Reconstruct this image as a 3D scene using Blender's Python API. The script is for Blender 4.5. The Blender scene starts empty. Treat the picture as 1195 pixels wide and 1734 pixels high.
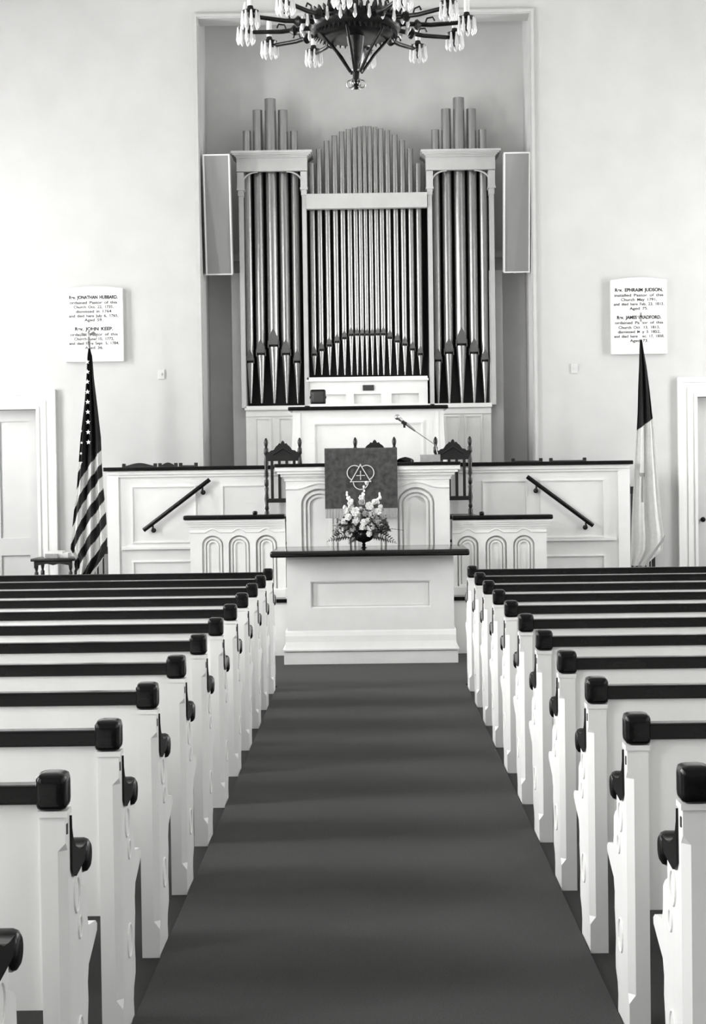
import bpy, bmesh, math, random
from mathutils import Vector, Matrix
random.seed(7)
PI = math.pi
scene = bpy.context.scene
col = scene.collection

# ------------------------------------------------------------------ camera
F = 2700.0
EYE = 1.65
Yc = Vector((26.5/F, 66.0/F, -1)).normalized()
Zc = Vector((-math.sin(.0135), math.cos(.0135), 0))
Zc = (Zc - Yc*Zc.dot(Yc)).normalized()
Xc = Yc.cross(Zc)
WC = Matrix((Xc, Yc, Zc))                      # rows: world axes seen in camera space -> maps camera vector to world
cam_d = bpy.data.cameras.new('camera')
cam_d.sensor_fit = 'VERTICAL'; cam_d.sensor_height = 36; cam_d.lens = F/1734*36
cam_d.clip_end = 200
cam = bpy.data.objects.new('camera', cam_d); col.objects.link(cam)
cam.matrix_world = Matrix.Translation((0, 0, EYE)) @ WC.to_4x4()
scene.camera = cam

def at(px, py, Y):
    """world X and Z of a photograph point known to stand at distance Y"""
    w = WC @ Vector(((px-597.5)/F, (867-py)/F, -1))
    t = Y/w.y
    return w.x*t, EYE + w.z*t

# ------------------------------------------------------------------ view, world, lights
vs = scene.view_settings
vs.view_transform = 'Standard'; vs.look = 'None'; vs.gamma = 1; vs.use_curve_mapping = False
vs.exposure = 0.53
wd = bpy.data.worlds.new('sky'); scene.world = wd; wd.use_nodes = True
bg = wd.node_tree.nodes['Background']
bg.inputs[0].default_value = (1, 1, 1, 1); bg.inputs[1].default_value = 1.0

ROOM_X, BACK_Y, FRONT_Y, CEIL = 5.6, -4.0, 16.5, 7.4
WIN_Y = [-1.8, 2.6, 6.8, 11.0, 14.6]
WIN_W, WIN_Z0, WIN_Z1 = 1.3, 1.3, 5.4
LEFT_P = [180, 380, 460, 400, 290]; RIGHT_P = [60, 80, 80, 140, 210]
def area(name, loc, rot, sx, sy, power):
    d = bpy.data.lights.new(name, 'AREA'); d.shape = 'RECTANGLE'; d.size = sx; d.size_y = sy; d.energy = power
    o = bpy.data.objects.new(name, d); o.location = loc; o.rotation_euler = rot; col.objects.link(o)
for y, pl, pr in zip(WIN_Y, LEFT_P, RIGHT_P):
    h = WIN_Z1-WIN_Z0; z = (WIN_Z0+WIN_Z1)/2
    area('daylight', (-ROOM_X-.35, y, z), (0, -PI/2, 0), h, WIN_W, pl)
    area('daylight', (ROOM_X+.35, y, z), (0, PI/2, 0), h, WIN_W, pr)

# ------------------------------------------------------------------ materials
def mat(name, v, rough=.6, metal=0., noise=0., nscale=30., bump=0., bscale=200., coat=0., stretch=(1, 1, 1), tint=None):
    m = bpy.data.materials.new(name); m.use_nodes = True
    nt = m.node_tree; b = nt.nodes['Principled BSDF']
    t = tint or (1, 1, .985)
    b.inputs['Roughness'].default_value = rough; b.inputs['Metallic'].default_value = metal
    if name == 'dark_varnished_wood': b.inputs['Specular IOR Level'].default_value = .22
    if coat: b.inputs['Coat Weight'].default_value = coat; b.inputs['Coat Roughness'].default_value = .12
    tc = nt.nodes.new('ShaderNodeTexCoord'); mp = nt.nodes.new('ShaderNodeMapping'); mp.inputs['Scale'].default_value = stretch
    nt.links.new(tc.outputs['Object'], mp.inputs[0])
    n = nt.nodes.new('ShaderNodeTexNoise'); n.inputs['Scale'].default_value = nscale; n.inputs['Detail'].default_value = 5
    nt.links.new(mp.outputs[0], n.inputs['Vector'])
    cr = nt.nodes.new('ShaderNodeValToRGB')
    lo, hi = max(0, v*(1-noise)), min(1, v*(1+noise))
    cr.color_ramp.elements[0].position = .3; cr.color_ramp.elements[1].position = .7
    cr.color_ramp.elements[0].color = (lo*t[0], lo*t[1], lo*t[2], 1); cr.color_ramp.elements[1].color = (hi*t[0], hi*t[1], hi*t[2], 1)
    nt.links.new(n.outputs['Fac'], cr.inputs[0]); nt.links.new(cr.outputs[0], b.inputs['Base Color'])
    if bump:
        n2 = nt.nodes.new('ShaderNodeTexNoise'); n2.inputs['Scale'].default_value = bscale; n2.inputs['Detail'].default_value = 3
        nt.links.new(mp.outputs[0], n2.inputs['Vector'])
        bp = nt.nodes.new('ShaderNodeBump'); bp.inputs['Strength'].default_value = bump; bp.inputs['Distance'].default_value = .003
        nt.links.new(n2.outputs['Fac'], bp.inputs['Height']); nt.links.new(bp.outputs[0], b.inputs['Normal'])
    return m
M = dict(
    paint=mat('white_paint', .80, .45, noise=.03, nscale=6, bump=.08, bscale=60),
    pewpaint=mat('pew_white_paint', .78, .38, noise=.05, nscale=5, bump=.12, bscale=40, stretch=(1, 1, .4)),
    wall=mat('wall_plaster', .53, .85, noise=.035, nscale=3, bump=.25, bscale=90),
    alcove=mat('alcove_plaster', .56, .85, noise=.05, nscale=3, bump=.2, bscale=90),
    ceiling=mat('ceiling_plaster', .62, .9, noise=.02, bump=.1),
    marble=mat('tablet_marble', .80, .4, noise=.02, nscale=4),
    case=mat('organ_case_paint', .50, .5, noise=.04, nscale=8, bump=.05),
    tabletop=mat('polished_table_wood', .006, .10, noise=.5, nscale=18, stretch=(.3, 1, 1)),
    wood=mat('dark_varnished_wood', .005, .17, noise=.5, nscale=18, coat=0, stretch=(.3, 1, 1)),
    oldwood=mat('dark_carved_wood', .007, .35, noise=.4, nscale=22),
    floor=mat('dark_floor_boards', .007, .6, noise=.4, nscale=12, stretch=(6, .4, 1)),
    carpet=mat('carpet', .038, .97, noise=.30, nscale=170, bump=.9, bscale=420),
    pipe=mat('pipe_zinc', .33, .27, metal=.85, noise=.10, nscale=9, stretch=(6, 6, .5)),
    lip=mat('pipe_lip', .13, .5, metal=.4, noise=.1),
    black=mat('black_cavity', .006, .8),
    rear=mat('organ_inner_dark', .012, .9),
    grille=mat('speaker_cloth', .27, .95, noise=.18, nscale=260, bump=.4, bscale=500),
    plate=mat('nameplate_metal', .05, .4, metal=.3),
    cloth=mat('antependium_cloth', .06, .92, noise=.45, nscale=22, bump=.5, bscale=300),
    fringe=mat('fringe_silk', .36, .8, noise=.25, nscale=60, stretch=(20, 1, .6)),
    embroid=mat('embroidery_silk', .62, .6),
    navy=mat('flag_dark_cloth', .018, .75, noise=.2),
    red=mat('flag_stripe_cloth', .030, .75, noise=.2),
    flagwhite=mat('flag_white_cloth', .82, .7, noise=.04),
    greycloth=mat('flag_grey_cloth', .40, .7),
    brass=mat('aged_brass', .025, .3, metal=.8, noise=.3),
    gilt=mat('gilt_metal', .45, .3, metal=.8, noise=.2),
    chrome=mat('chrome', .55, .2, metal=.9),
    opal=mat('opal_glass', .82, .25),
    leaf=mat('leaf', .035, .6, noise=.4, nscale=40),
    petal=mat('petal_white', .80, .6, noise=.06, nscale=40),
    petalgrey=mat('petal_pink', .42, .6, noise=.15, nscale=40),
    petaldark=mat('petal_deep', .16, .6, noise=.2, nscale=40),
    paper=mat('paper', .68, .8),
    book=mat('book_cloth', .33, .8, noise=.1),
    ink=mat('black_lettering', .006, .6),
    inkfaint=mat('thin_lettering', .03, .6),
    screen=mat('mirror_face', .05, .12),
    switch=mat('switch_plate', .58, .4),
    doorpaint=mat('door_paint', .64, .45, noise=.03, nscale=4),
)
def glassy(name, trans, rough=.02, colr=(1, 1, 1)):
    m = bpy.data.materials.new(name); m.use_nodes = True; nt = m.node_tree; nt.nodes.clear()
    o = nt.nodes.new('ShaderNodeOutputMaterial'); mx = nt.nodes.new('ShaderNodeMixShader')
    t = nt.nodes.new('ShaderNodeBsdfTransparent'); g = nt.nodes.new('ShaderNodeBsdfGlossy'); g.inputs['Roughness'].default_value = rough
    t.inputs[0].default_value = (*colr, 1)
    n = nt.nodes.new('ShaderNodeTexNoise'); n.inputs['Scale'].default_value = 4
    mr = nt.nodes.new('ShaderNodeMapRange'); mr.inputs['To Min'].default_value = 1-trans-.02; mr.inputs['To Max'].default_value = 1-trans+.02
    nt.links.new(n.outputs[0], mr.inputs[0]); nt.links.new(mr.outputs[0], mx.inputs[0])
    nt.links.new(t.outputs[0], mx.inputs[1]); nt.links.new(g.outputs[0], mx.inputs[2]); nt.links.new(mx.outputs[0], o.inputs[0])
    return m
M['pane'] = glassy('window_pane', .93)
def crystal():
    m = bpy.data.materials.new('crystal'); m.use_nodes = True; b = m.node_tree.nodes['Principled BSDF']
    b.inputs['Base Color'].default_value = (.9, .9, .9, 1); b.inputs['Roughness'].default_value = .05
    b.inputs['Transmission Weight'].default_value = .15; b.inputs['IOR'].default_value = 1.5
    return m
M['crystal'] = crystal()

# ------------------------------------------------------------------ mesh helpers
class MB:
    def __init__(s): s.bm = bmesh.new(); s.mi = 0
    def _tag(s, n0):
        s.bm.faces.ensure_lookup_table()
        for f in s.bm.faces[n0:]: f.material_index = s.mi
    def box(s, x0, x1, y0, y1, z0, z1, bev=0, seg=2):
        n0 = len(s.bm.faces)
        if bev:
            t = bmesh.new(); _bx(t, x0, x1, y0, y1, z0, z1)
            bmesh.ops.bevel(t, geom=t.edges[:], offset=bev, segments=seg, affect='EDGES', profile=.6)
            me = bpy.data.meshes.new('t'); t.to_mesh(me); t.free(); s.bm.from_mesh(me); bpy.data.meshes.remove(me)
        else: _bx(s.bm, x0, x1, y0, y1, z0, z1)
        s._tag(n0); return s
    def tube(s, pts, r, seg=10, caps=True):
        """round bar along a path; r is one radius or one per point"""
        pts = [Vector(p) for p in pts]; n = len(pts)
        rs = r if isinstance(r, (list, tuple)) else [r]*n
        n0 = len(s.bm.faces); rings = []; prev = None
        for i, p in enumerate(pts):
            d = (pts[min(i+1, n-1)] - pts[max(i-1, 0)]).normalized()
            if prev is None:
                a = Vector((0, 0, 1)) if abs(d.z) < .9 else Vector((1, 0, 0))
                u = d.cross(a).normalized()
            else: u = (prev - d*prev.dot(d)).normalized()
            prev = u; v = d.cross(u)
            rings.append([s.bm.verts.new(p + (u*math.cos(2*PI*k/seg)+v*math.sin(2*PI*k/seg))*rs[i]) for k in range(seg)])
        for a, b in zip(rings, rings[1:]):
            for k in range(seg):
                s.bm.faces.new((a[k], a[(k+1) % seg], b[(k+1) % seg], b[k]))
        if caps:
            s.bm.faces.new(rings[0][::-1]); s.bm.faces.new(rings[-1])
        s._tag(n0); return s
    def lathe(s, prof, c=(0, 0, 0), seg=20, axis='z'):
        """prof: list of (radius, height)"""
        n0 = len(s.bm.faces); rings = []; c = Vector(c)
        for r, h in prof:
            ring = []
            for k in range(seg):
                a = 2*PI*k/seg; x, y = r*math.cos(a), r*math.sin(a)
                p = Vector((x, y, h)) if axis == 'z' else (Vector((h, x, y)) if axis == 'x' else Vector((x, h, y)))
                ring.append(s.bm.verts.new(c+p))
            rings.append(ring)
        for a, b in zip(rings, rings[1:]):
            for k in range(seg): s.bm.faces.new((a[k], a[(k+1) % seg], b[(k+1) % seg], b[k]))
        s.bm.faces.new(rings[0][::-1]); s.bm.faces.new(rings[-1]); s._tag(n0); return s
    def prism(s, loop, a0, a1, axis='y', holes=()):
        """2D outline (with holes) pushed along an axis. axis y: loop is (x,z); axis x: loop is (y,z); axis z: loop is (x,y)"""
        n0 = len(s.bm.faces)
        def P(p, a): return {'y': (p[0], a, p[1]), 'x': (a, p[0], p[1]), 'z': (p[0], p[1], a)}[axis]
        t = bmesh.new(); es = []
        for lp in [loop]+list(holes):
            vv = [t.verts.new(P(p, a0)) for p in lp]
            for i in range(len(vv)): es.append(t.edges.new((vv[i], vv[(i+1) % len(vv)])))
        if holes: bmesh.ops.triangle_fill(t, edges=es, use_beauty=True)
        else: t.faces.new(t.verts[:])
        r = bmesh.ops.extrude_face_region(t, geom=t.faces[:])
        d = {'y': (0, a1-a0, 0), 'x': (a1-a0, 0, 0), 'z': (0, 0, a1-a0)}[axis]
        bmesh.ops.translate(t, vec=d, verts=[v for v in r['geom'] if isinstance(v, bmesh.types.BMVert)])
        me = bpy.data.meshes.new('t'); t.to_mesh(me); t.free(); s.bm.from_mesh(me); bpy.data.meshes.remove(me)
        s._tag(n0); return s
    def ball(s, c, r, sub=2, sc=(1, 1, 1)):
        n0 = len(s.bm.faces)
        bmesh.ops.create_icosphere(s.bm, subdivisions=sub, radius=r, matrix=Matrix.Translation(c) @ Matrix.Diagonal((*sc, 1)))
        s._tag(n0); return s
    def build(s, name, m, parent=None, smooth=None, loc=None):
        bmesh.ops.recalc_face_normals(s.bm, faces=s.bm.faces[:])
        me = bpy.data.meshes.new(name); s.bm.to_mesh(me); s.bm.free()
        for x in (m if isinstance(m, (list, tuple)) else [m]): me.materials.append(x)
        if smooth is not None:
            me.shade_smooth(); me.set_sharp_from_angle(angle=math.radians(smooth))
        o = bpy.data.objects.new(name, me); col.objects.link(o)
        if parent: o.parent = parent
        if loc: o.location = loc
        return o
def _bx(bm, x0, x1, y0, y1, z0, z1):
    v = [bm.verts.new((x, y, z)) for z in (z0, z1) for (x, y) in ((x0, y0), (x1, y0), (x1, y1), (x0, y1))]
    for f in ((0, 3, 2, 1), (4, 5, 6, 7), (0, 1, 5, 4), (1, 2, 6, 5), (2, 3, 7, 6), (3, 0, 4, 7)): bm.faces.new([v[i] for i in f])
def tag(o, label=None, cat=None, group=None, kind=None):
    if label: o['label'] = label
    if cat: o['category'] = cat
    if group: o['group'] = group
    if kind: o['kind'] = kind
    return o
def thing(name, loc, label, cat, group=None, rz=0):
    o = bpy.data.objects.new(name, None); col.objects.link(o); o.location = loc; o.rotation_euler.z = rz
    o.empty_display_size = .1
    return tag(o, label, cat, group)
def children(o): return [c for c in col.objects if c.parent == o]
def copy_tree(o, parent=None):
    c = o.copy(); col.objects.link(c)
    if parent: c.parent = parent
    for ch in children(o): copy_tree(ch, c)
    return c
def arch(cx, w, z0, z1, rise, n=12):
    """closed arch outline: straight sides, elliptical head"""
    L = [(cx-w/2, z0), (cx+w/2, z0)]
    for i in range(n+1):
        a = PI*i/n; L.append((cx+w/2*math.cos(a), z1-rise+rise*math.sin(a)))
    return L
def rect(x0, x1, z0, z1): return [(x0, z0), (x1, z0), (x1, z1), (x0, z1)]
def frame(mb, x0, x1, z0, z1, y, w=.03, d=.012):
    """rectangular picture-frame moulding standing d out of plane y towards the camera"""
    mb.prism(rect(x0, x1, z0, z1), y-d, y+.002, 'y', [rect(x0+w, x1-w, z0+w, z1-w)])
    mb.prism(rect(x0+w*.35, x1-w*.35, z0+w*.35, z1-w*.35), y-d*1.6, y-d, 'y', [rect(x0+w*.7, x1-w*.7, z0+w*.7, z1-w*.7)])

# ------------------------------------------------------------------ room shell
T = .3
b = MB().box(-ROOM_X-T, ROOM_X+T, BACK_Y-T, 18.2, -.2, 0).build('floor', M['floor']); tag(b, kind='structure')
b = MB().box(-ROOM_X-T, ROOM_X+T, BACK_Y-T, 18.2, CEIL, CEIL+.2).build('ceiling', M['ceiling']); tag(b, kind='structure')
def side_wall(sx, name):
    m = MB(); xa, xb = sorted((sx*ROOM_X, sx*(ROOM_X+T)))
    m.box(xa, xb, BACK_Y-T, FRONT_Y, 0, WIN_Z0); m.box(xa, xb, BACK_Y-T, FRONT_Y, WIN_Z1, CEIL)
    e = [BACK_Y-T] + [v for y in WIN_Y for v in (y-WIN_W/2, y+WIN_W/2)] + [FRONT_Y]
    for i in range(0, len(e), 2): m.box(xa, xb, e[i], e[i+1], WIN_Z0, WIN_Z1)
    tag(m.build(name, M['wall']), kind='structure')
side_wall(-1, 'wall_left'); side_wall(1, 'wall_right')
wn = 0
def window(loc, rz, w):
    global wn; wn += 1
    e = bpy.data.objects.new('window_%d' % wn, None); col.objects.link(e); e.location = loc; e.rotation_euler.z = rz; tag(e, kind='structure')
    h = WIN_Z1-WIN_Z0; m = MB()
    m.prism(rect(-w/2, w/2, 0, h), -.04, .04, 'y', [rect(-w/2+.06, w/2-.06, .06, h-.06)])
    for i in (1, 2): m.box(-w/2+w*i/3-.012, -w/2+w*i/3+.012, -.02, .02, .06, h-.06)
    for i in range(1, 8): m.box(-w/2+.06, w/2-.06, -.02, .02, h*i/8-.012, h*i/8+.012)
    m.build('window_frame', M['paint'], e)
    MB().box(-w/2+.05, w/2-.05, -.003, .003, .05, h-.05).build('window_pane', M['pane'], e)
for y in WIN_Y:
    window((-ROOM_X-.15, y, WIN_Z0), PI/2, WIN_W); window((ROOM_X+.15, y, WIN_Z0), PI/2, WIN_W)
tag(MB().box(-ROOM_X-T, ROOM_X+T, BACK_Y-T, BACK_Y, 0, CEIL).build('wall_rear', M['wall']), kind='structure')

# front wall with the organ alcove and two doorways
AX0, _ = at(339, 400, FRONT_Y); AX1, _ = at(901.5, 400, FRONT_Y); _, AZ = at(615, 26, FRONT_Y)
ALC = 17.32
DLx1, DLz = at(62, 693, FRONT_Y); DLx0 = DLx1-.95
DRx0, DRz = at(1179, 672, FRONT_Y); DRx1 = DRx0+.95
m = MB()
m.prism([(-ROOM_X-T, 0), (DLx0, 0), (DLx0, DLz), (DLx1, DLz), (DLx1, 0), (AX0, 0), (AX0, AZ), (AX1, AZ), (AX1, 0), (DRx0, 0), (DRx0, DRz), (DRx1, DRz), (DRx1, 0),
         (ROOM_X+T, 0), (ROOM_X+T, CEIL), (-ROOM_X-T, CEIL)], FRONT_Y, FRONT_Y+T, 'y')
tag(m.build('wall_front', M['wall']), kind='structure')
m = MB()
m.box(AX0-.02, AX1+.02, ALC, ALC+.1, 0, CEIL-.1)
tag(m.build('wall_alcove_back', M['alcove']), kind='structure')
tag(MB().box(AX0-.1, AX0, FRONT_Y+T, ALC, 0, CEIL-.1).build('wall_alcove_left', M['alcove']), kind='structure')
tag(MB().box(AX1, AX1+.1, FRONT_Y+T, ALC, 0, CEIL-.1).build('wall_alcove_right', M['alcove']), kind='structure')
tag(MB().box(AX0-.1, AX1+.1, FRONT_Y+T, ALC+.1, CEIL-.1, CEIL).build('wall_alcove_top', M['alcove']), kind='structure')
# narrow moulding round the alcove edge
m = MB()
for o_, i_, d in ((.045, -.012, .025), (.03, 0, .04)):
    m.prism([(AX0-o_, .9), (AX0-i_, .9), (AX0-i_, AZ+i_), (AX1+i_, AZ+i_), (AX1+i_, .9), (AX1+o_, .9), (AX1+o_, AZ+o_), (AX0-o_, AZ+o_)], FRONT_Y-d, FRONT_Y+.01, 'y')
tag(m.build('trim_1', M['case']), kind='structure')

def door(name, x0, x1, z, knob_side, trimname):
    e = bpy.data.objects.new(name, None); col.objects.link(e); e.location = ((x0+x1)/2, FRONT_Y, 0); tag(e, kind='structure')
    w = (x1-x0)/2; m = MB(); y = .12
    hs = []
    for s in (-1, 1):
        a, c = sorted((s*.055, s*(w-.12)))
        hs += [rect(a, c, 1.02, z-.12), rect(a, c, .22, .84)]
    m.prism(rect(-w, w, .01, z-.005), y, y+.045, 'y', hs)
    m.box(-w+.02, w-.02, y+.02, y+.04, .05, z-.04)
    m.build('door_leaf', M['doorpaint'], e)
    if knob_side:
        kx = knob_side*(w-.07)
        MB().lathe([(.012, 0), (.012, -.03), (.022, -.04), (.028, -.055), (.022, -.07), (.004, -.075)], (kx, y, 1.12), 14, 'y').build('door_knob', M['wood'], e, 40)
    m = MB(); o = .2
    for k, (oo, dd) in enumerate(((.2, .03), (.185, .05), (.10, .035), (.16, .045), (.03, .045))):
        pass
    U = lambda a, c: [(-w-a, 0), (-w-c, 0), (-w-c, z+c), (w+c, z+c), (w+c, 0), (w+a, 0), (w+a, z+a), (-w-a, z+a)]
    m.prism(U(.2, 0), -.03, .1, 'y'); m.prism(U(.2, .15), -.055, -.03, 'y'); m.prism(U(.10, .07), -.04, -.03, 'y'); m.prism(U(.03, .0), -.042, -.03, 'y')
    m.build('door_casing', M['paint'], e)
door('door_1', DLx0, DLx1, DLz, 0, '')
door('door_2', DRx0, DRx1, DRz, -1, '')
for (x0, x1, n) in ((-ROOM_X, DLx0-.2, 'baseboard_left'), (DRx1+.2, ROOM_X, 'baseboard_right')):
    tag(MB().box(x0, x1, FRONT_Y-.025, FRONT_Y, 0, .22).build(n, M['paint']), kind='structure')

# carpet
m = MB(); m.prism([(-.73, -3.9), (.73, -3.9), (.73, 12.3), (4.2, 12.3), (4.2, 14.36), (-4.2, 14.36), (-4.2, 12.3), (-.73, 12.3)], .0, .012, 'z')
tag(m.build('carpet', M['carpet']), 'dark grey carpet running up the centre aisle to the platform', 'carpet')

# ------------------------------------------------------------------ pews
PITCH, PEW0 = .8165, 2.965
AX = .735
def make_pew(s):
    """s=+1: pew on the right of the aisle, running away to +x. Local origin: floor, aisle face, back edge"""
    L = 3.7
    root = thing('pew', (0, 0, 0), 'x', 'pew')
    X = lambda a, c: tuple(sorted((s*a, s*c)))
    def end_profile(z_arm=True):
        P = [(0, 0), (0, .852), (.052, .852), (.053, .70), (.075, .68), (.11, .68), (.16, .68), (.20, .68), (.20, .625), (.235, .61), (.262, .59), (.266, .53),
             (.28, .50), (.33, .492), (.385, .482), (.408, .468), (.405, .452), (.34, .425), (.275, .40), (.258, .36), (.262, .31), (.250, .27), (.242, .22), (.252, .17), (.250, .13), (.215, .095), (.205, .06), (.215, 0)]
        return P
    for nm, xo in (('end_panel', 0), ('end_panel', L-.062)):
        m = MB(); x0, x1 = X(xo, xo+.062)
        P = end_profile()
        # rear upright with its stopped chamfer on the aisle corner, profiled board in front of it
        m.prism([(.03, 0)]+[(max(y, .03), z) for y, z in P[1:]], x0, x1, 'x')
        c = .02
        def sec(c): 
            pts = [(0 if xo == 0 else .0, .03), (.062, .03), (.062, 0), (c, 0), (0, c)] if c else [(0, .03), (.062, .03), (.062, 0), (0, 0), (0, 0)]
            return pts
        t = m.bm; rings = []; n0 = len(t.faces)
        for z, cc in ((0, .0012), (.10, .0012), (.125, .02), (.755, .02), (.775, .0012), (.852, .0012)):
            ring = [(0, .0305), (.062, .0305), (.062, 0), (cc, 0), (0, cc)]
            rings.append([t.verts.new((s*(xo+a), bb, z)) for a, bb in ring])
        for a, bb in zip(rings, rings[1:]):
            for k in range(5): t.faces.new((a[k], a[(k+1) % 5], bb[(k+1) % 5], bb[k]))
        t.faces.new(rings[0]); t.faces.new(rings[-1])
        # thin neck moulding under the cap, carved roundels on the face
        xa, xb = X(xo-.004, xo+.066); m.box(xa, xb, -.004, .058, .838, .853)
        if xo == 0:
            for (yy, zz, r) in ((.125, .62, .035), (.16, .53, .022), (.14, .26, .04)):
                pts = [(-s*.001, yy+r*math.cos(a), zz+1.25*r*math.sin(a)) for a in [2*PI*i/20 for i in range(21)]]
                m.tube(pts, .0035, 6, False)
        m.build(nm, M['pewpaint'], root)
    # dark rail along the top, end cap, arm with scroll
    x0, x1 = X(.06, L-.06); MB().box(x0, x1, -.004, .05, .868, .916, .008).build('top_rail', M['wood'], root)
    for xo in (0, L-.062):
        x0, x1 = X(xo-.005, xo+.071)
        m = MB().box(x0, x1, -.014, .066, .853, .944, .024, 4); m.build('rail_cap', M['wood'], root, 60)
    for xo in (0, L-.062):
        m = MB(); x0, x1 = X(xo-.006, xo+.060)
        path = [(.052, .832), (.054, .80), (.068, .772), (.095, .748), (.14, .730), (.19, .724), (.24, .724), (.268, .716)]
        low = [(.268, .69), (.20, .683), (.14, .676), (.10, .672), (.066, .68), (.048, .70), (.05, .775)]
        m.prism(path+low, x0, x1, 'x')
        m.lathe([(.002, -.002), (.030, -.002), (.040, .004), (.044, .014), (.044, .058), (.040, .068), (.030, .074), (.018, .074), (.016, .068), (.002, .068)],
                (xo-.006, .265, .685), 24, 'x') if s > 0 else \
        m.lathe([(.002, .002), (.030, .002), (.040, -.004), (.044, -.014), (.044, -.058), (.040, -.068), (.030, -.074), (.018, -.074), (.016, -.068), (.002, -.068)],
                (-xo+.008, .265, .685), 24, 'x')
        m.build('armrest', M['wood'], root, 50)
    x0, x1 = X(.055, L-.055)
    MB().box(x0, x1, .012, .036, .37, .872).build('back_panel', M['pewpaint'], root)
    MB().box(x0, x1, .03, .395, .425, .452, .008).build('seat', M['pewpaint'], root)
    x0, x1 = X(-.0025, .002); MB().box(x0, x1, .008, .02, .795, .82).build('row_plate', M['plate'], root)
    return root
ordn = ['first', 'second', 'third', 'fourth', 'fifth', 'sixth', 'seventh', 'eighth', 'ninth', 'tenth', 'eleventh', 'twelfth']
for s, side in ((-1, 'left'), (1, 'right')):
    proto = make_pew(s)
    n = 12
    for k in range(n):
        if s > 0 and k == 0: continue
        if (s < 0 and k == 0) or (s > 0 and k == 1): o = proto
        else: o = copy_tree(proto)
        o.location = (s*AX, PEW0+PITCH*k, 0)
        fr = ordn[n-1-k]
        if n-1-k == 0: lab = 'white pew with dark rail on the %s of the aisle, nearest the pulpit' % side
        elif (s < 0 and k == 0): lab = 'nearest white pew on the left of the aisle, only its dark scroll arm showing'
        else: lab = '%s white pew from the front on the %s of the aisle' % (fr, side)
        tag(o, lab, 'pew', 'white pews on the %s of the aisle' % side)

# ------------------------------------------------------------------ platform, choir wall
RY = 14.37
m = MB(); m.box(-1.78, 1.78, RY, 15.3, 0, .49); tag(m.build('platform', M['paint']), kind='structure')
m = MB(); m.box(-1.80, 1.80, RY-.03, RY+.25, .49, .525, .006); tag(m.build('trim_2', M['wood']), kind='structure')
m = MB(); m.box(-1.4, 1.4, RY+.5, 15.3, .49, .85); m.box(-2.4, 2.4, 15.42, FRONT_Y, 0, .85); m.box(AX0+.01, AX1-.01, FRONT_Y, ALC-.01, 0, .85)
for s in (-1, 1):
    for i in range(3):
        x0, x1 = sorted((s*(1.4+.27*i), s*2.47)); m.box(*sorted((s*(1.4+.27*i), s*(1.4+.27*(i+1)))), RY+.5, 15.3, 0 if i == 2 else .48, .85-.2*(i+1) if i < 1 else .5)
tag(m.build('platform', M['floor']), kind='structure')
CW = 15.3
cx0, cz = at(181, 790, CW); cx1, _ = at(1065, 778, CW); cz = at(622, 787, CW)[1]
m = MB()
m.box(cx0+.005, cx1-.005, CW, CW+.12, 0, cz-.03)
for xx in (cx0, cx1-.11): m.box(xx, xx+.11, CW-.025, FRONT_Y, 0, cz-.03)
m.box(cx0-.0, cx1+.0, CW-.035, CW+.0, cz-.065, cz-.03); m.box(cx0, cx1, CW-.02, CW, cz-.09, cz-.065)
for s in (0, 1):
    def bx(px, py): return at(px, py, CW)
    if s == 0: A, B, C = bx(222, 823), bx(334, 905), bx(208, 921); A2, B2 = bx(222, 950), bx(334, 990)
    else: A, B, C = bx(913, 812), bx(1024, 900), bx(925, 908); A2, B2 = bx(925, 940), bx(1024, 985)
    x0, x1 = (A[0], B[0])
    frame(m, x0, x1, 1.0, A[1], CW, .02, .008)
    frame(m, x0, x1, .2, A2[1], CW, .02, .008)
    if s == 0: m.box(cx0+.13, cx0+.85, CW-.028, CW, .945, .968)
    else: m.box(cx1-.85, cx1-.13, CW-.028, CW, .975, .998)
    # second upper panel towards the pulpit
    if s == 0: frame(m, at(362, 0, CW)[0], at(440, 0, CW)[0], 1.0, A[1], CW, .02, .008)
    else: frame(m, at(806, 0, CW)[0], at(884, 0, CW)[0], 1.0, A[1], CW, .02, .008)
tag(m.build('wall_choir', M['paint']), kind='structure')
m = MB(); m.box(cx0-.03, cx1+.03, CW-.06, CW+.17, cz-.03, cz+.008, .008)
for xx in (cx0-.01, cx1-.13): m.box(xx, xx+.14, CW+.1, FRONT_Y, cz-.03, cz+.006)
tag(m.build('trim_3', M['wood']), kind='structure')

# handrails on the choir wall
def handrail(p0, p1, label):
    y = CW-.075
    (xa, za), (xb, zb) = at(*p0, y), at(*p1, y)
    r = thing('handrail', ((xa+xb)/2, y, (za+zb)/2), label, 'handrail', 'stair handrails on the choir wall')
    dx, dz = (xb-xa)/2, (zb-za)/2
    MB().tube([(-dx, 0, -dz), (dx, 0, dz)], .021, 12).build('rail', M['wood'], r, 40)
    for t in (-.72, .78):
        x, z = dx*t, dz*t
        MB().tube([(x, .0, z-.01), (x, .0, z-.05), (x, .03, z-.07), (x, .054, z-.075)], [.009, .009, .009, .008], 8).lathe([(.006, .035), (.024, .045), (.024, .055), (.01, .056)], (x, 0, z-.07), 12, 'y').ball((x, -.004, z-.058), .016, 2, (.8, .8, 1.5)).build('bracket', M['brass'], r, 40)
handrail((243, 898), (355, 812), 'dark sloping handrail fixed to the white wall beside the striped flag')
handrail((892, 807), (1004, 890), 'dark sloping handrail fixed to the white wall beside the white flag')

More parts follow.
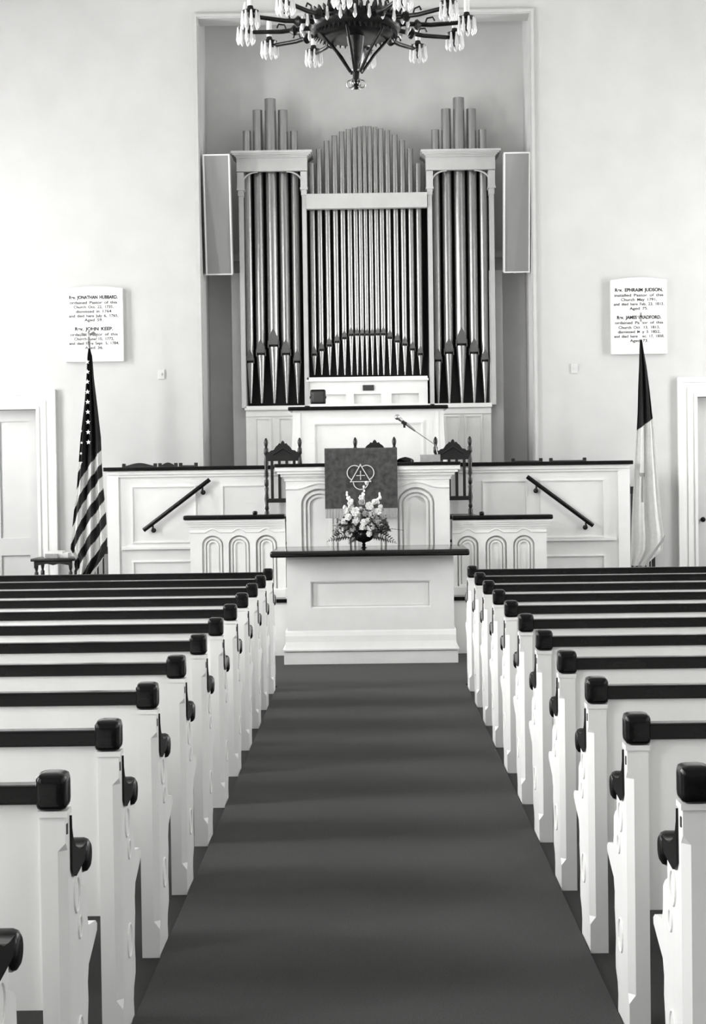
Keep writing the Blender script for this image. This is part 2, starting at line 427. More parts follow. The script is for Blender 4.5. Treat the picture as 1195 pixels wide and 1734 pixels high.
# ------------------------------------------------------------------ wings of the pulpit (low arched screens)
WY = 14.56
def wing(pxs, label, side):
    (p0, p1), arches = pxs
    x0, zt = at(p0, 874, WY); x1, _ = at(p1, 874, WY); zt = at((p0+p1)/2, 876, WY)[1]
    cx = (x0+x1)/2
    r = thing('pulpit_wing', (cx, WY, .525), label, 'screen', 'arched screens beside the pulpit')
    h = zt-.525; w = x1-x0; acs = [at(a, 930, WY)[0]-cx for a in arches]
    m = MB(); e = .055
    bx0, bx1 = (-w/2+e, w/2) if side < 0 else (-w/2, w/2-e)
    aw, z1 = .195, h-.165
    m.prism(rect(bx0, bx1, 0, h-.03), 0, .03, 'y', [arch(a, aw, .08, z1, .085) for a in acs])
    m.box(bx0, bx1, .045, .09, 0, h-.03)
    m.build('panelled_front', M['paint'], r)
    for a in acs:
        f = MB()
        f.prism(arch(a, aw-.03, .08, z1-.015, .075), .018, .05, 'y', [arch(a, aw-.065, .10, z1-.035, .06)])
        f.prism(arch(a, aw-.085, .10, z1-.045, .05), .028, .05, 'y', [arch(a, aw-.12, .12, z1-.062, .035)])
        f.build('arched_panel', M['paint'], r)
    f = MB(); pts = []
    N = 90
    for i in range(N+1):
        x = bx0+(bx1-bx0)*i/N; d = min(abs(x-a) for a in acs); pts.append((x, -.002, h-.135+.03*max(0, math.cos(min(d/.125, 1)*PI))-.0))
    f.tube(pts, .008, 6)
    for k, (zz, o) in enumerate(((.10, .008), (.08, .02), (.06, .032), (.042, .044))):
        f.box(bx0-(o if side < 0 else 0), bx1+(o if side > 0 else 0), -o, .09, h-zz, h-zz+.022)
    f.box(bx0, bx1, -.012, .02, 0, .07)
    f.build('moulding', M['paint'], r)
    a0, a1 = (-w/2, w/2) if side < 0 else (-w/2, w/2)
    f = MB().box(a0, a1, -.065, .15, h-.02, h+.022, .014, 3); f.build('top_rail', M['wood'], r, 40)
    kx = (at(431, 866, WY)[0] if side < 0 else at(816, 861, WY)[0])-cx
    MB().lathe([(.018, 0), (.022, .008), (.024, .02), (.018, .033), (.003, .036)], (kx, .05, h+.02), 14).build('knob', M['wood'], r, 50)
wing(((311, 482.5), (360, 405, 451)), 'low white arched screen with dark cap, to the left of the pulpit', -1)
wing(((765, 935), (792, 840, 887)), 'low white arched screen with dark cap, to the right of the pulpit', 1)

# ------------------------------------------------------------------ pulpit
PY = 14.42
pz = at(622, 784, PY)[1]; px0 = at(484, 850, PY)[0]; px1 = at(761, 850, PY)[0]; pc = (px0+px1)/2; pw = px1-px0
r = pulpit = thing('pulpit', (pc, PY, .525), 'wide white panelled pulpit with dark top behind the communion table', 'pulpit')
h = pz-.525; m = MB(); w = pw/2
acs = [at(a, 850, PY)[0]-pc for a in (541, 622.5, 704)]
za = at(622, 826, PY)[1]-.525
m.prism(rect(-w, w, 0, h-.03), 0, .035, 'y', [arch(a, .335, .1, za, .14) for a in acs])
m.box(-w, w, .05, .26, 0, h-.03); m.build('body', M['paint'], r)
for a in acs:
    f = MB()
    f.prism(arch(a, .30, .1, za-.02, .125), .016, .055, 'y', [arch(a, .255, .12, za-.045, .10)])
    f.prism(arch(a, .225, .12, za-.06, .085), .03, .055, 'y', [arch(a, .185, .14, za-.08, .07)])
    f.build('arched_panel', M['paint'], r)
f = MB(); pts = []
for i in range(121):
    x = -w+2*w*i/120; d = min(abs(x-a) for a in acs); pts.append((x, -.003, za+.022+.04*math.cos(min(d/.22, 1)*PI)*.6))
f.tube(pts, .010, 6)
zt = h-.03
for k, (z0_, z1_, o) in enumerate(((.125, .10, .012), (.10, .085, .022), (.085, .06, .045), (.06, .035, .075), (.035, .0, .095))):
    f.box(-w-o, w+o, -o*.8, .26+o*.3, zt-z0_, zt-z1_)
f.box(-w-.015, w+.015, -.015, .3, 0, .09)
f.build('cornice', M['paint'], r)
MB().box(-w-.1, w+.1, -.09, .31, zt, zt+.032, .008).build('top', M['wood'], r)

# bible stand with its hanging
sx0, sz1 = at(549, 760, PY-.1); sx1, _ = at(672, 759, PY-.1); sc = (sx0+sx1)/2; sw = (sx1-sx0)/2
topz = pz+.004
st = thing('bible_stand', (sc, PY+.06, topz), 'sloping bible stand on the pulpit top, hidden under the dark hanging', 'bookrest')
hh = sz1-topz
MB().prism([(-.13, 0), (.22, 0), (.22, hh-.04), (.20, hh-.02), (-.13, hh-.012)], -sw+.03, sw-.03, 'x').build('rest', M['oldwood'], st)
cl = thing('pulpit_hanging', (sc, PY-.1, topz), 'dark embroidered cloth with a triangle and circles emblem hung over the pulpit', 'cloth')
zb = at(611, 861, PY-.1)[1]-topz; zf = at(611, 877, PY-.1)[1]-topz
def sheet(prof, hw, th, nx, wav=0, seed=0):
    """cloth: profile [(y,z)] swept across x with slight ripples"""
    m = MB(); bm = m.bm; rows = []
    for i, (y, z) in enumerate(prof):
        rows.append([bm.verts.new((-hw+2*hw*j/nx, y+wav*(.4+.6*i/len(prof))*math.sin(j*.9+seed)*math.cos(j*.37+i*.2), z)) for j in range(nx+1)])
    for a, c in zip(rows, rows[1:]):
        for j in range(nx): bm.faces.new((a[j], a[j+1], c[j+1], c[j]))
    bmesh.ops.recalc_face_normals(bm, faces=bm.faces[:])
    bmesh.ops.solidify(bm, geom=bm.faces[:], thickness=th)
    return m
prof = [(.36, hh-.035), (.2, hh-.005)] + [(.02, hh+.004), (.0, hh-.004)] + [(-.002, hh-.004+(zb-hh)*i/24) for i in range(1, 25)]
sheet(prof, sw, .004, 40, .0022).build('cloth', M['cloth'], cl, 50)
sheet([(-.003, zb+(zf-zb)*i/6) for i in range(7)], sw-.002, .004, 120, .004, 2).build('fringe', M['fringe'], cl, 60)
# emblem: triangle, three circles drawn outside it, small cross
ecx, ecz = at(610.3, 804, PY-.1); u = .000802
E = MB(); ey = -.012
def ep(x, y): return ((ecx-sc)+(x-601)*u, ey, (ecz-topz)-(y-420)*u)
tri = [(600, 308), (490, 497), (712, 497)]
for a, c in ((0, 1), (1, 2), (2, 0)): E.tube([ep(*tri[a]), ep(*tri[c])], .005, 6)
def inside(x, y):
    def sg(a, c): return (x-c[0])*(a[1]-c[1])-(a[0]-c[0])*(y-c[1])
    s_ = [sg(tri[0], tri[1]), sg(tri[1], tri[2]), sg(tri[2], tri[0])]
    return all(v > 0 for v in s_) or all(v < 0 for v in s_)
for (ax, ay) in ((534, 398), (668, 398), (602, 502)):
    run = []
    for i in range(73):
        a = 2*PI*i/72+.35; q = (ax+82*math.cos(a), ay+82*math.sin(a))
        if inside(*q):
            if len(run) > 1: E.tube([ep(*k) for k in run], .005, 6)
            run = []
        else: run.append(q)
    if len(run) > 1: E.tube([ep(*k) for k in run], .005, 6)
E.tube([ep(601, 383), ep(601, 470)], .004, 6).tube([ep(558, 428), ep(644, 428)], .004, 6)
for q in ((601, 383), (601, 470), (558, 428), (644, 428)): E.ball(ep(*q), .006, 1)
for q in tri: E.ball(ep(*q), .008, 1)
E.build('emblem', M['embroid'], cl, 50)

# things on the pulpit
hx = at(686, 780, PY+.15)[0]
MB().lathe([(.001, 0), (.078, 0), (.08, .01), (.074, .022), (.06, .032), (.03, .042), (.006, .048), (.001, .048)], (0, 0, 0), 28).build('offering_plate', M['wood'], None, 50, (hx, PY+.15, topz))
tag(bpy.data.objects['offering_plate'], 'low round black lidded dish on the pulpit, right of the hanging', 'dish')
kx, kz = at(728, 779, PY+.0)
bk = thing('book', (kx, PY+.02, topz), 'thick grey book lying on the pulpit top near the right chair', 'book')
MB().box(-.085, .085, -.06, .06, .004, .058).build('pages', M['paper'], bk)
m = MB().box(-.09, .09, -.065, .063, 0, .004).box(-.09, .09, -.065, .063, .058, .063).box(-.09, .09, -.067, -.060, 0, .063); m.build('cover', M['book'], bk)
# microphone on its slanting arm
my = PY+.2
mbx = at(741, 779, my)[0]
mic = thing('microphone', (mbx, my, topz), 'silver microphone on a thin slanting arm above the pulpit', 'microphone')
def mp(px, py, dy=0):
    X, Z = at(px, py, my+dy); return Vector((X-mbx, dy, Z-topz))
MB().lathe([(.045, 0), (.045, .01), (.02, .018), (.012, .03), (.001, .03)], (0, 0, 0), 20).build('base', M['wood'], mic, 40)
a, c, d, e_ = Vector((0, 0, .01)), mp(735, 752), mp(703, 730), mp(683, 714)
MB().tube([a, Vector((0, 0, .06)), c*.7+Vector((0, 0, .045)), c, d], .0035, 8).build('arm', M['chrome'], mic, 60)
MB().tube([d, d*.5+e_*.5, e_], [.008, .013, .014], 12).build('handle', M['chrome'], mic, 60)
MB().ball(mp(672.5, 706.5), .026, 3).tube([mp(681, 713), mp(676, 709)], [.014, .02], 12).build('grille', M['chrome'], mic, 60)
q = mp(684, 716); MB().tube([q+Vector((0, 0, -.005)), q+Vector((.003, 0, -.045))], .011, 10).tube([q+Vector((-.02, 0, .012)), q+Vector((.02, 0, -.014))], .018, 10).build('clip', M['black'], mic, 50)

# ------------------------------------------------------------------ communion table
TY = 13.67
tb = thing('communion_table', (0, TY, .012), 'solid white communion table with dark top at the head of the aisle', 'table')
zt_ = .985
m = MB()
m.prism(rect(-.72, .72, .27, .93), .06, .085, 'y', [rect(at(526, 1010, TY+.05)[0], at(729, 1010, TY+.05)[0], at(627, 1032, TY)[1], at(627, 987, TY)[1])])
m.box(-.72, .72, .10, .62, .1, .93)
m.build('body', M['paint'], tb)
m = MB()
ix0, ix1, iz0, iz1 = at(526, 1010, TY+.05)[0], at(729, 1010, TY+.05)[0], at(627, 1032, TY)[1], at(627, 987, TY)[1]
m.prism(rect(ix0, ix1, iz0, iz1), .075, .10, 'y', [rect(ix0+.012, ix1-.012, iz0+.012, iz1-.012)])
m.box(ix0+.018, ix1-.018, .092, .10, iz0+.018, iz1-.018)
m.build('front_panel', M['paint'], tb)
m = MB()
m.prism([(.06, .285), (.05, .272), (.035, .24), (.025, .19), (.0, .13), (-.012, .125), (-.012, .115), (.01, .108), (.01, .0), (.6, 0), (.6, .285)], -.735, .735, 'x')
m.box(-.748, .748, .0, .61, 0, .108); m.box(-.758, .758, -.014, .62, .114, .128)
m.build('plinth', M['paint'], tb)
MB().box(-.845, .845, -.2, .69, .930, zt_, .022, 4).build('top', M['tabletop'], tb, 50)

# flowers in an urn on the table
fx, _ = at(616, 934, 13.9)
fl = thing('flower_arrangement', (fx, 13.9, zt_), 'full arrangement of pale flowers and fern in a dark urn on the communion table', 'flowers')
MB().lathe([(.001, 0), (.042, 0), (.042, .008), (.02, .018), (.012, .03), (.018, .042), (.011, .052), (.02, .062), (.05, .07), (.078, .09), (.09, .12), (.088, .15), (.075, .17), (.001, .17)], (0, 0, 0), 28).build('urn', M['wood'], fl, 50)
rnd = random.Random(3)
def bloom(mb, c, r, n=3, rr=rnd):
    """ruffled flower head of overlapping cupped petals"""
    c = Vector(c); ax = Vector((rr.uniform(-.5, .5), -1, rr.uniform(-.1, .7))).normalized()
    u_ = ax.cross(Vector((0, 0, 1))).normalized(); v_ = ax.cross(u_)
    for ring in range(n):
        k = 7-ring; t = 1-ring/n*.62
        for i in range(k):
            a = 2*PI*(i+.5*ring)/k+rr.uniform(-.1, .1)
            d = u_*math.cos(a)+v_*math.sin(a); p = c+ax*(r*.25*ring)
            tip = p+d*r*t+ax*r*(.25+.2*ring); side = ax.cross(d)*r*t*.48
            mid = p+d*r*t*.6+ax*r*.12
            vs_ = [p, mid+side, tip+side*.5, tip+d*r*.05, tip-side*.5, mid-side]
            vv = [mb.bm.verts.new(x) for x in vs_]+[mb.bm.verts.new(x-ax*.003) for x in vs_]
            for f in ((0, 1, 2, 3), (0, 3, 4, 5), (6, 9, 8, 7), (6, 11, 10, 9)): mb.bm.faces.new([vv[j] for j in f])
            for j in range(6): mb.bm.faces.new((vv[j], vv[(j+1) % 6], vv[6+(j+1) % 6], vv[6+j]))
    mb.ball(c+ax*r*.3, r*.3, 1)
    return mb
def fpos(px, py, dy): X, Z = at(px, py, 13.9+dy); return (X-fx, dy, Z-zt_)
heads = [(602, 867, 8, 0), (625, 857, 7, 0), (612, 850, 5, 1), (593, 852, 5, 0), (634, 850, 5, 0), (603, 881, 6, 0), (590, 876, 6, 0), (583, 884, 6, 0), (616, 885, 6, 0), (628, 872, 6, 0),
         (636, 880, 6, 1), (642, 886, 6, 0), (627, 892, 7, 0), (613, 893, 5, 0), (600, 886, 5, 0), (590, 904, 6, 0), (574, 892, 6, 1), (570, 904, 5, 1), (579, 898, 5, 0), (647, 876, 5, 1), (640, 866, 6, 0),
         (618, 870, 5, 1), (610, 862, 4, 1), (625, 904, 5, 0), (653, 888, 5, 1), (597, 896, 5, 1), (606, 875, 5, 1), (623, 882, 5, 0), (633, 897, 5, 1), (585, 866, 4, 0), (612, 843, 5, 0), (596, 858, 4, 1), (644, 858, 4, 0), (571, 914, 5, 0), (646, 896, 4, 2), (585, 893, 4, 2), (637, 906, 4, 2)]
for (hx_, hy_, rr_, kind) in heads:
    dx = (hx_-612)/45; dy_ = -.13*max(0, 1-dx*dx)*(1 if hy_ > 860 else .5)
    f = bloom(MB(), fpos(hx_, hy_, dy_+rnd.uniform(-.01, .01)), rr_*.0053, 3 if rr_ > 4 else 2)
    f.build('flower', (M['petal'], M['petalgrey'], M['petaldark'])[kind], fl)
# tall spikes of small buds
for pts in ([(613, 868), (615, 850), (616, 838), (617, 828), (619, 820)], [(600, 862), (594, 850), (590, 842), (588, 836)], [(630, 862), (638, 850), (642, 842), (644, 836)], [(596, 868), (590, 862), (584, 858)]):
    P3 = [Vector(fpos(px, py, -.03)) for px, py in pts]
    s_ = MB().tube(P3, .003, 6).build('stem', M['leaf'], fl)
    f = MB()
    for i, p in enumerate(P3[1:]):
        for j in range(3): f.ball(p+Vector((rnd.uniform(-.012, .012), rnd.uniform(-.012, .005), rnd.uniform(-.02, .02))), .013-.0018*i, 2, (1, 1, 1.3))
    f.build('flower_spike', M['petal'], fl, 60)
# fern fronds and leaves
def frond(p0, p1, wdt, droop=.02):
    f = MB(); p0, p1 = Vector(p0), Vector(p1); n = 14; pts = []
    for i in range(n+1):
        t = i/n; pts.append(p0.lerp(p1, t)+Vector((0, 0, droop*math.sin(PI*t))))
    f.tube(pts, .0018, 5)
    d = (p1-p0).normalized(); sd = d.cross(Vector((0, 1, 0))).normalized()
    for i in range(2, n+1):
        t = i/n; L = 1.5*wdt*math.sin(PI*min(1, .25+t*.72))
        for s in (-1, 1):
            a = pts[i]; e = a+sd*s*L+d*L*.7; wv = d*L*.27; o = Vector((0, .0016, 0)); g = Vector((0, rnd.uniform(-.01, .01), 0))
            vv = [f.bm.verts.new(q) for q in (a-o, a+(e-a)*.5+wv-o+g*.5, e-o+g, a+(e-a)*.5-wv-o+g*.5, a+o, a+(e-a)*.5+wv+o+g*.5, e+o+g, a+(e-a)*.5-wv+o+g*.5)]
            for q in ((0, 1, 2, 3), (7, 6, 5, 4), (0, 4, 5, 1), (1, 5, 6, 2), (2, 6, 7, 3), (3, 7, 4, 0)): f.bm.faces.new([vv[k] for k in q])
    f.build('fern_frond', M['leaf'], fl)
base = fpos(614, 900, -.02)
for (ex, ey_, wd_) in ((554, 917, .035), (562, 899, .03), (672, 922, .035), (683, 898, .008), (663, 900, .03), (590, 922, .03), (572, 880, .025), (655, 872, .025), (650, 862, .022), (580, 866, .02), (600, 848, .02), (631, 846, .02), (658, 884, .03), (564, 890, .028), (640, 912, .03), (578, 912, .03)):
    q = fpos(ex, ey_, rnd.uniform(-.08, .0)); frond(base, (q[0], q[1], max(q[2], .05)), wd_)
f = MB()
for i in range(420):
    a = rnd.uniform(0, PI); rr_ = rnd.uniform(.05, .19)
    c = Vector((rr_*math.cos(a)*1.1, rnd.uniform(-.15, .03), .17+rr_*math.sin(a)*.95-.02)); L = rnd.uniform(.02, .042)
    d = Vector((math.cos(a)+rnd.uniform(-.5, .5), rnd.uniform(-1, .3), math.sin(a)+rnd.uniform(-.8, .4))).normalized(); s_ = d.cross(Vector((rnd.random(), rnd.random(), rnd.random()))).normalized()*L*.33
    nrm = d.cross(s_).normalized()*.0012
    q = [c, c+d*L*.5+s_, c+d*L, c+d*L*.5-s_]; vv = [f.bm.verts.new(x-nrm) for x in q]+[f.bm.verts.new(x+nrm) for x in q]
    for k in ((0, 1, 2, 3), (7, 6, 5, 4), (0, 4, 5, 1), (1, 5, 6, 2), (2, 6, 7, 3), (3, 7, 4, 0)): f.bm.faces.new([vv[j] for j in k])
f.build('foliage', M['leaf'], fl)

# ------------------------------------------------------------------ chairs
def turned(mb, x, y, z0, z1, r):
    """turned upright between two heights"""
    H = z1-z0; seq = [(1, 0), (1, .06), (.6, .075), (1, .10), (.7, .14), (1.05, .22), (.75, .30), (.95, .36), (.6, .38), (.95, .40), (.95, .46), (.6, .48), (1, .52), (.75, .60), (1.05, .68), (.75, .76), (.6, .78), (1, .80), (1, .86), (.55, .88), (.75, .90), (1.0, .94), (.75, .975), (.4, .985), (.5, .992), (.1, 1)]
    mb.lathe([(r*a, z0+H*t) for a, t in seq], (x, y, 0), 12)
def pulpit_chair(loc, label, wpx=.33, H=1.13):
    r = thing('armchair', loc, label, 'chair', 'carved high-backed chairs behind the pulpit')
    w = wpx/2
    for s in (-1, 1):
        m = MB(); turned(m, s*w, .22, .40, H, .021); m.build('back_post', M['oldwood'], r, 45)
    # local -y is the front of the chair
    c0 = H-.22
    crest = [(-w, c0), (w, c0), (w, c0+.10), (w*.82, c0+.085), (w*.72, c0+.10), (w*.55, c0+.105), (w*.40, c0+.14), (w*.28, c0+.155), (w*.22, c0+.17), (w*.12, c0+.165), (w*.07, c0+.185), (0, c0+.195),
             (-w*.07, c0+.185), (-w*.12, c0+.165), (-w*.22, c0+.17), (-w*.28, c0+.155), (-w*.40, c0+.14), (-w*.55, c0+.105), (-w*.72, c0+.10), (-w*.82, c0+.085), (-w, c0+.10)]
    m = MB(); m.prism(crest, .205, .235, 'y'); m.tube([(-w*.6, .2, c0+.06), (-w*.3, .2, c0+.09), (0, .198, c0+.12), (w*.3, .2, c0+.09), (w*.6, .2, c0+.06)], .008, 6); m.build('crest_rail', M['oldwood'], r, 40)
    MB().box(-w, w, .205, .235, .53, .57, .005).build('lower_rail', M['oldwood'], r)
    for i in (-1.5, -.5, .5, 1.5):
        MB().box(i*w*.44-.014, i*w*.44+.014, .212, .228, .57, c0+.01, .004).build('slat', M['oldwood'], r)
    MB().box(-w-.03, w+.03, -.22, .24, .36, .40, .01).build('seat', M['oldwood'], r, 40)
    for sx in (-1, 1):
        m = MB(); turned(m, sx*w, -.18, 0, .36, .02); m.build('leg', M['oldwood'], r, 45)
        m = MB().box(sx*w-.016, sx*w+.016, .2, .235, 0, .40); m.build('leg', M['oldwood'], r)
    MB().box(-w, w, .0, .02, .14, .165).build('stretcher', M['oldwood'], r)
def chair_at(pa, pb, ptop, label):
    y = 14.96+.22
    x0, z = at(pa, ptop, y); x1, z1 = at(pb, ptop-1, y)
    pulpit_chair(((x0+x1)/2, 14.96, .85), label, x1-x0, (z+z1)/2-.85)
chair_at(450, 507, 742, 'dark carved high-backed chair to the left of the pulpit')
chair_at(601, 667, 740.5, 'dark carved high-backed chair behind the pulpit, mostly hidden by the hanging')
chair_at(737, 795, 739.5, 'dark carved high-backed chair to the right of the pulpit')

def low_chair(loc, label, w=.34, H=.95, arched=True, grp='low chairs behind the choir wall', rz=0):
    r = thing('chair', loc, label, 'chair', grp, rz)
    h = w/2
    for s in (-1, 1): MB().box(s*h-.018, s*h+.018, .15, .18, 0, H, .006).build('back_post', M['oldwood'], r)
    n = 14; up = .03 if arched else 0
    top = [(-h+2*h*i/n, H-.025+up*math.sin(PI*i/n)**1.5*(1 if arched else 0)) for i in range(n+1)]
    MB().prism([(-h, H-.1), (h, H-.1)]+top[::-1], .155, .177, 'y').build('crest_rail', M['oldwood'], r)
    for i in range(-2, 3): MB().box(i*h*.36-.008, i*h*.36+.008, .16, .172, .45, H-.09).build('spindle', M['oldwood'], r)
    MB().box(-h-.02, h+.02, -.2, .18, .42, .45, .01).build('seat', M['oldwood'], r, 40)
    for s in (-1, 1): MB().box(s*h-.016, s*h+.016, -.18, -.15, 0, .42).build('leg', M['oldwood'], r)
for (pa, pb, arched, lab) in ((207, 265, True, 'leftmost dark chair behind the choir wall, arched top just showing'), (268, 300, True, 'middle one of the three dark chairs behind the choir wall at the left'), (303, 334, False, 'dark chair behind the choir wall just left of the alcove edge'),
                   (930, 992, False, 'dark chair behind the choir wall at the right, straight top with two knobs'), (866, 918, False, 'dark chair behind the choir wall in front of the right alcove edge')):
    y = 15.85; x0, _ = at(pa, 777, y); x1, z = at(pb, 777, y); z = at((pa+pb)/2, 779.5-(pa-600)*.0135, y)[1]
    low_chair(((x0+x1)/2, y-.16, .85), lab, x1-x0-.03, z-.85, arched)
cxl, czl = at(172, 924, 16.1)
low_chair((cxl+.02, 16.25, 0), 'dark chair behind the striped flag, beside the choir wall', .32, czl, False, 'dark chairs standing by the flags')
cxr, czr = at(1092, 800, 16.25)
low_chair((cxr-.02, 16.25, 0), 'tall dark chair behind the white flag, beside the choir wall', .25, 1.5, False, 'dark chairs standing by the flags')

# small side table with a book and papers
tx, tz = at(97, 945, 16.0)
t = thing('side_table', (tx-.0, 15.95, 0), 'small dark side table between the left door and the flag', 'table')
MB().box(-.22, .22, -.2, .2, tz-.02, tz+.008, .008).build('tabletop', M['oldwood'], t, 40)
m = MB(); m.prism([(-.19, tz-.02), (-.19, tz-.09), (-.15, tz-.06), (-.06, tz-.045), (0, tz-.06), (.06, tz-.045), (.15, tz-.06), (.19, tz-.09), (.19, tz-.02)], -.17, -.155, 'y'); m.build('apron', M['oldwood'], t)
for sx in (-1, 1):
    for sy in (-1, 1):
        m = MB(); turned(m, sx*.17, sy*.15, 0, tz-.02, .02); m.build('leg', M['oldwood'], t, 45)
o = MB().box(-.12, .12, -.09, .09, 0, .05, .004).box(-.09, .06, -.08, .06, .05, .068).build('paper_stack', M['paper'], None, None, (tx+.02, 15.93, tz+.008)); tag(o, 'stack of white papers on the small dark table', 'papers')
o = MB().box(-.065, .065, -.01, .01, 0, .045, .004).build('book', M['book'], None, None, (tx-.02, 15.815, tz+.008)); tag(o, 'small dark book standing against the papers on the side table', 'book')

# ------------------------------------------------------------------ flags
def flag(outline, Y, matfun, mats, nz=300, nx=70, folds=3.0, amp=.035, parent=None, name='flag_cloth', off=(0, 0)):
    """outline: [(py, xleft, xright)] in photograph points at distance Y; deep vertical folds"""
    m = MB(); bm = m.bm; rows = []
    for i in range(nz+1):
        t = i/nz*(len(outline)-1); k = min(int(t), len(outline)-2); f = t-k; f = f*f*(3-2*f) if False else f
        py = outline[k][0]*(1-f)+outline[k+1][0]*f; xl = outline[k][1]*(1-f)+outline[k+1][1]*f; xr = outline[k][2]*(1-f)+outline[k+1][2]*f
        row = []
        for j in range(nx+1):
            s = j/nx; sag = (outline[-1][3](s) if i/nz > .5 and len(outline[-1]) > 3 else 0)*(max(0, i/nz-.5)*2)**2
            X, Z = at(xl+(xr-xl)*s, py+sag, Y)
            wdt = (xr-xl)*Y/F
            ph = s*folds*2*PI+1.2*math.sin(i/nz*3.1)
            dep = min(amp, wdt*.25)*(math.sin(ph)+.35*math.sin(ph*2.3+i/nz*4))
            row.append(bm.verts.new((X-off[0], dep, Z)))
        rows.append(row)
    for i in range(nz):
        for j in range(nx):
            f = bm.faces.new((rows[i][j], rows[i][j+1], rows[i+1][j+1], rows[i+1][j]))
            k = i/nz*(len(outline)-1); kk = min(int(k), len(outline)-2); ff = k-kk
            py = outline[kk][0]*(1-ff)+outline[kk+1][0]*ff; xl = outline[kk][1]*(1-ff)+outline[kk+1][1]*ff; xr = outline[kk][2]*(1-ff)+outline[kk+1][2]*ff
            f.material_index = matfun(xl+(xr-xl)*(j+.5)/nx, py, (j+.5)/nx)
    bmesh.ops.solidify(bm, geom=bm.faces[:], thickness=.003)
    return m.build(name, mats, parent, 60)
FY = 15.52
fx0, fz0 = at(150, 590, FY)
fg = thing('flag_stand', (fx0, FY, 0), 'furled striped and starred flag on a pole between the left door and the choir wall', 'flag')
def usmat(x, y, s):
    edge = 790-(x-133)*1.25
    if y < min(edge, 782): return 0
    b_ = (y+1.85*(x-133)+7*math.sin((x-120)/13)-826)/23.5
    return 2 if int(math.floor(b_)) % 2 == 0 else 1
out = [(590, 149.5, 152.5), (603, 147.5, 156), (640, 145.5, 158.5), (680, 142.5, 163), (740, 135.5, 170), (790, 132, 172), (830, 129, 175), (870, 124, 179), (905, 121, 181), (930, 119, 181), (950, 130, 172), (985, 131, 150)]
flag(out, FY, usmat, [M['navy'], M['red'], M['flagwhite']], parent=fg, off=(fx0, 0), name='flag_cloth')
m = MB()
def star(mb, X, Z, y, r):
    mb.prism([(X+(r if i % 2 == 0 else r*.42)*math.sin(PI*i/5), Z+(r if i % 2 == 0 else r*.42)*math.cos(PI*i/5)) for i in range(10)], y-.003, y, 'y')
for i, py in enumerate(range(613, 760, 17)):
    X, Z = at(148.5+i*.35, py, FY); star(m, X-fx0, Z, -.05 if i > 1 else -.034, .025)
for px, py in ((138.5, 730), (139.5, 750), (138.5, 768)):
    X, Z = at(px, py, FY); star(m, X-fx0, Z, -.045, .015)
m.build('stars', M['flagwhite'], fg)
xt, zt2 = at(151, 572, FY)
MB().tube([(0, .045, .04), (0, .045, zt2-.10), (0, 0, zt2-.03)], .013, 12).build('pole', M['gilt'], fg, 50)
MB().lathe([(.16, 0), (.16, .02), (.12, .035), (.05, .05), (.03, .1), (.02, .12), (.02, .16), (.001, .16)], (0, 0, 0), 28).build('base', M['brass'], fg, 50)
m = MB(); z = zt2-.03                                   # spread eagle
m.ball((0, 0, z), .022, 2).ball((0, 0, z+.05), .022, 2, (.8, .8, 1.7)).ball((.006, -.008, z+.095), .014, 2).tube([(.01, -.01, z+.095), (.028, -.014, z+.088)], [.006, .001], 6)
for s in (-1, 1):
    for i in range(5):
        a = .5+i*.28
        m.tube([(s*.008, 0, z+.06), (s*(.05+.006*i), 0, z+.085-.006*i), (s*.085*math.sin(a+.3), .004, z+.1-.028*i)], [.008, .007, .002], 6)
m.build('eagle_finial', M['gilt'], fg, 60)

gx0, gz0 = at(1085, 575, FY)
fg2 = thing('flag_stand', (gx0, FY, 0), 'furled white flag with a dark upper corner on a pole near the right door', 'flag')
def chmat(x, y, s):
    if y < 727-(x-1080)*.75 and y < 730: return 0
    if 742 < y < 850 and abs(x-(1087+(y-740)*.0)) < 2.2 and y > 800: return 2
    if 800 < y < 806 and abs(x-1087) < 5: return 2
    return 1
out = [(575, 1083, 1087), (590, 1082.5, 1089.5), (620, 1082, 1095), (660, 1080.5, 1100), (700, 1079.5, 1104), (730, 1078, 1108), (780, 1075, 1112), (840, 1071.5, 1117), (880, 1069.5, 1121), (905, 1069, 1124), (932, 1068, 1122), (958, 1068, 1092)]
flag(out, FY, chmat, [M['navy'], M['flagwhite'], M['greycloth']], parent=fg2, off=(gx0, 0), folds=2.2, amp=.022)
# fringe along its lower edge
m = MB(); rr = random.Random(5)
for i in range(60):
    t_ = i/59; X, Z = at(1124-t_*30, 906+t_*42, FY); X2, Z2 = at(1121-t_*30, 916+t_*42, FY)
    m.tube([(X-gx0, -.045, Z), (X2-gx0+rr.uniform(-.004, .004), -.047, Z2)], .0035, 5)
m.build('fringe', M['fringe'], fg2)
MB().tube([(0, .05, .04), (0, .05, 2.7), (0, 0, at(1085, 560, FY)[1]), (0, 0, at(1085, 545, FY)[1])], .011, 12).build('pole', M['gilt'], fg2, 50)
MB().lathe([(.16, 0), (.16, .02), (.12, .035), (.05, .05), (.03, .1), (.02, .12), (.02, .16), (.001, .16)], (0, 0, 0), 28).build('base', M['brass'], fg2, 50)
ztp = at(1085, 545, FY)[1]
m = MB().box(-.008, .008, -.006, .006, ztp-.01, ztp+.09).box(-.035, .035, -.006, .006, ztp+.045, ztp+.06); m.build('cross_finial', M['gilt'], fg2)

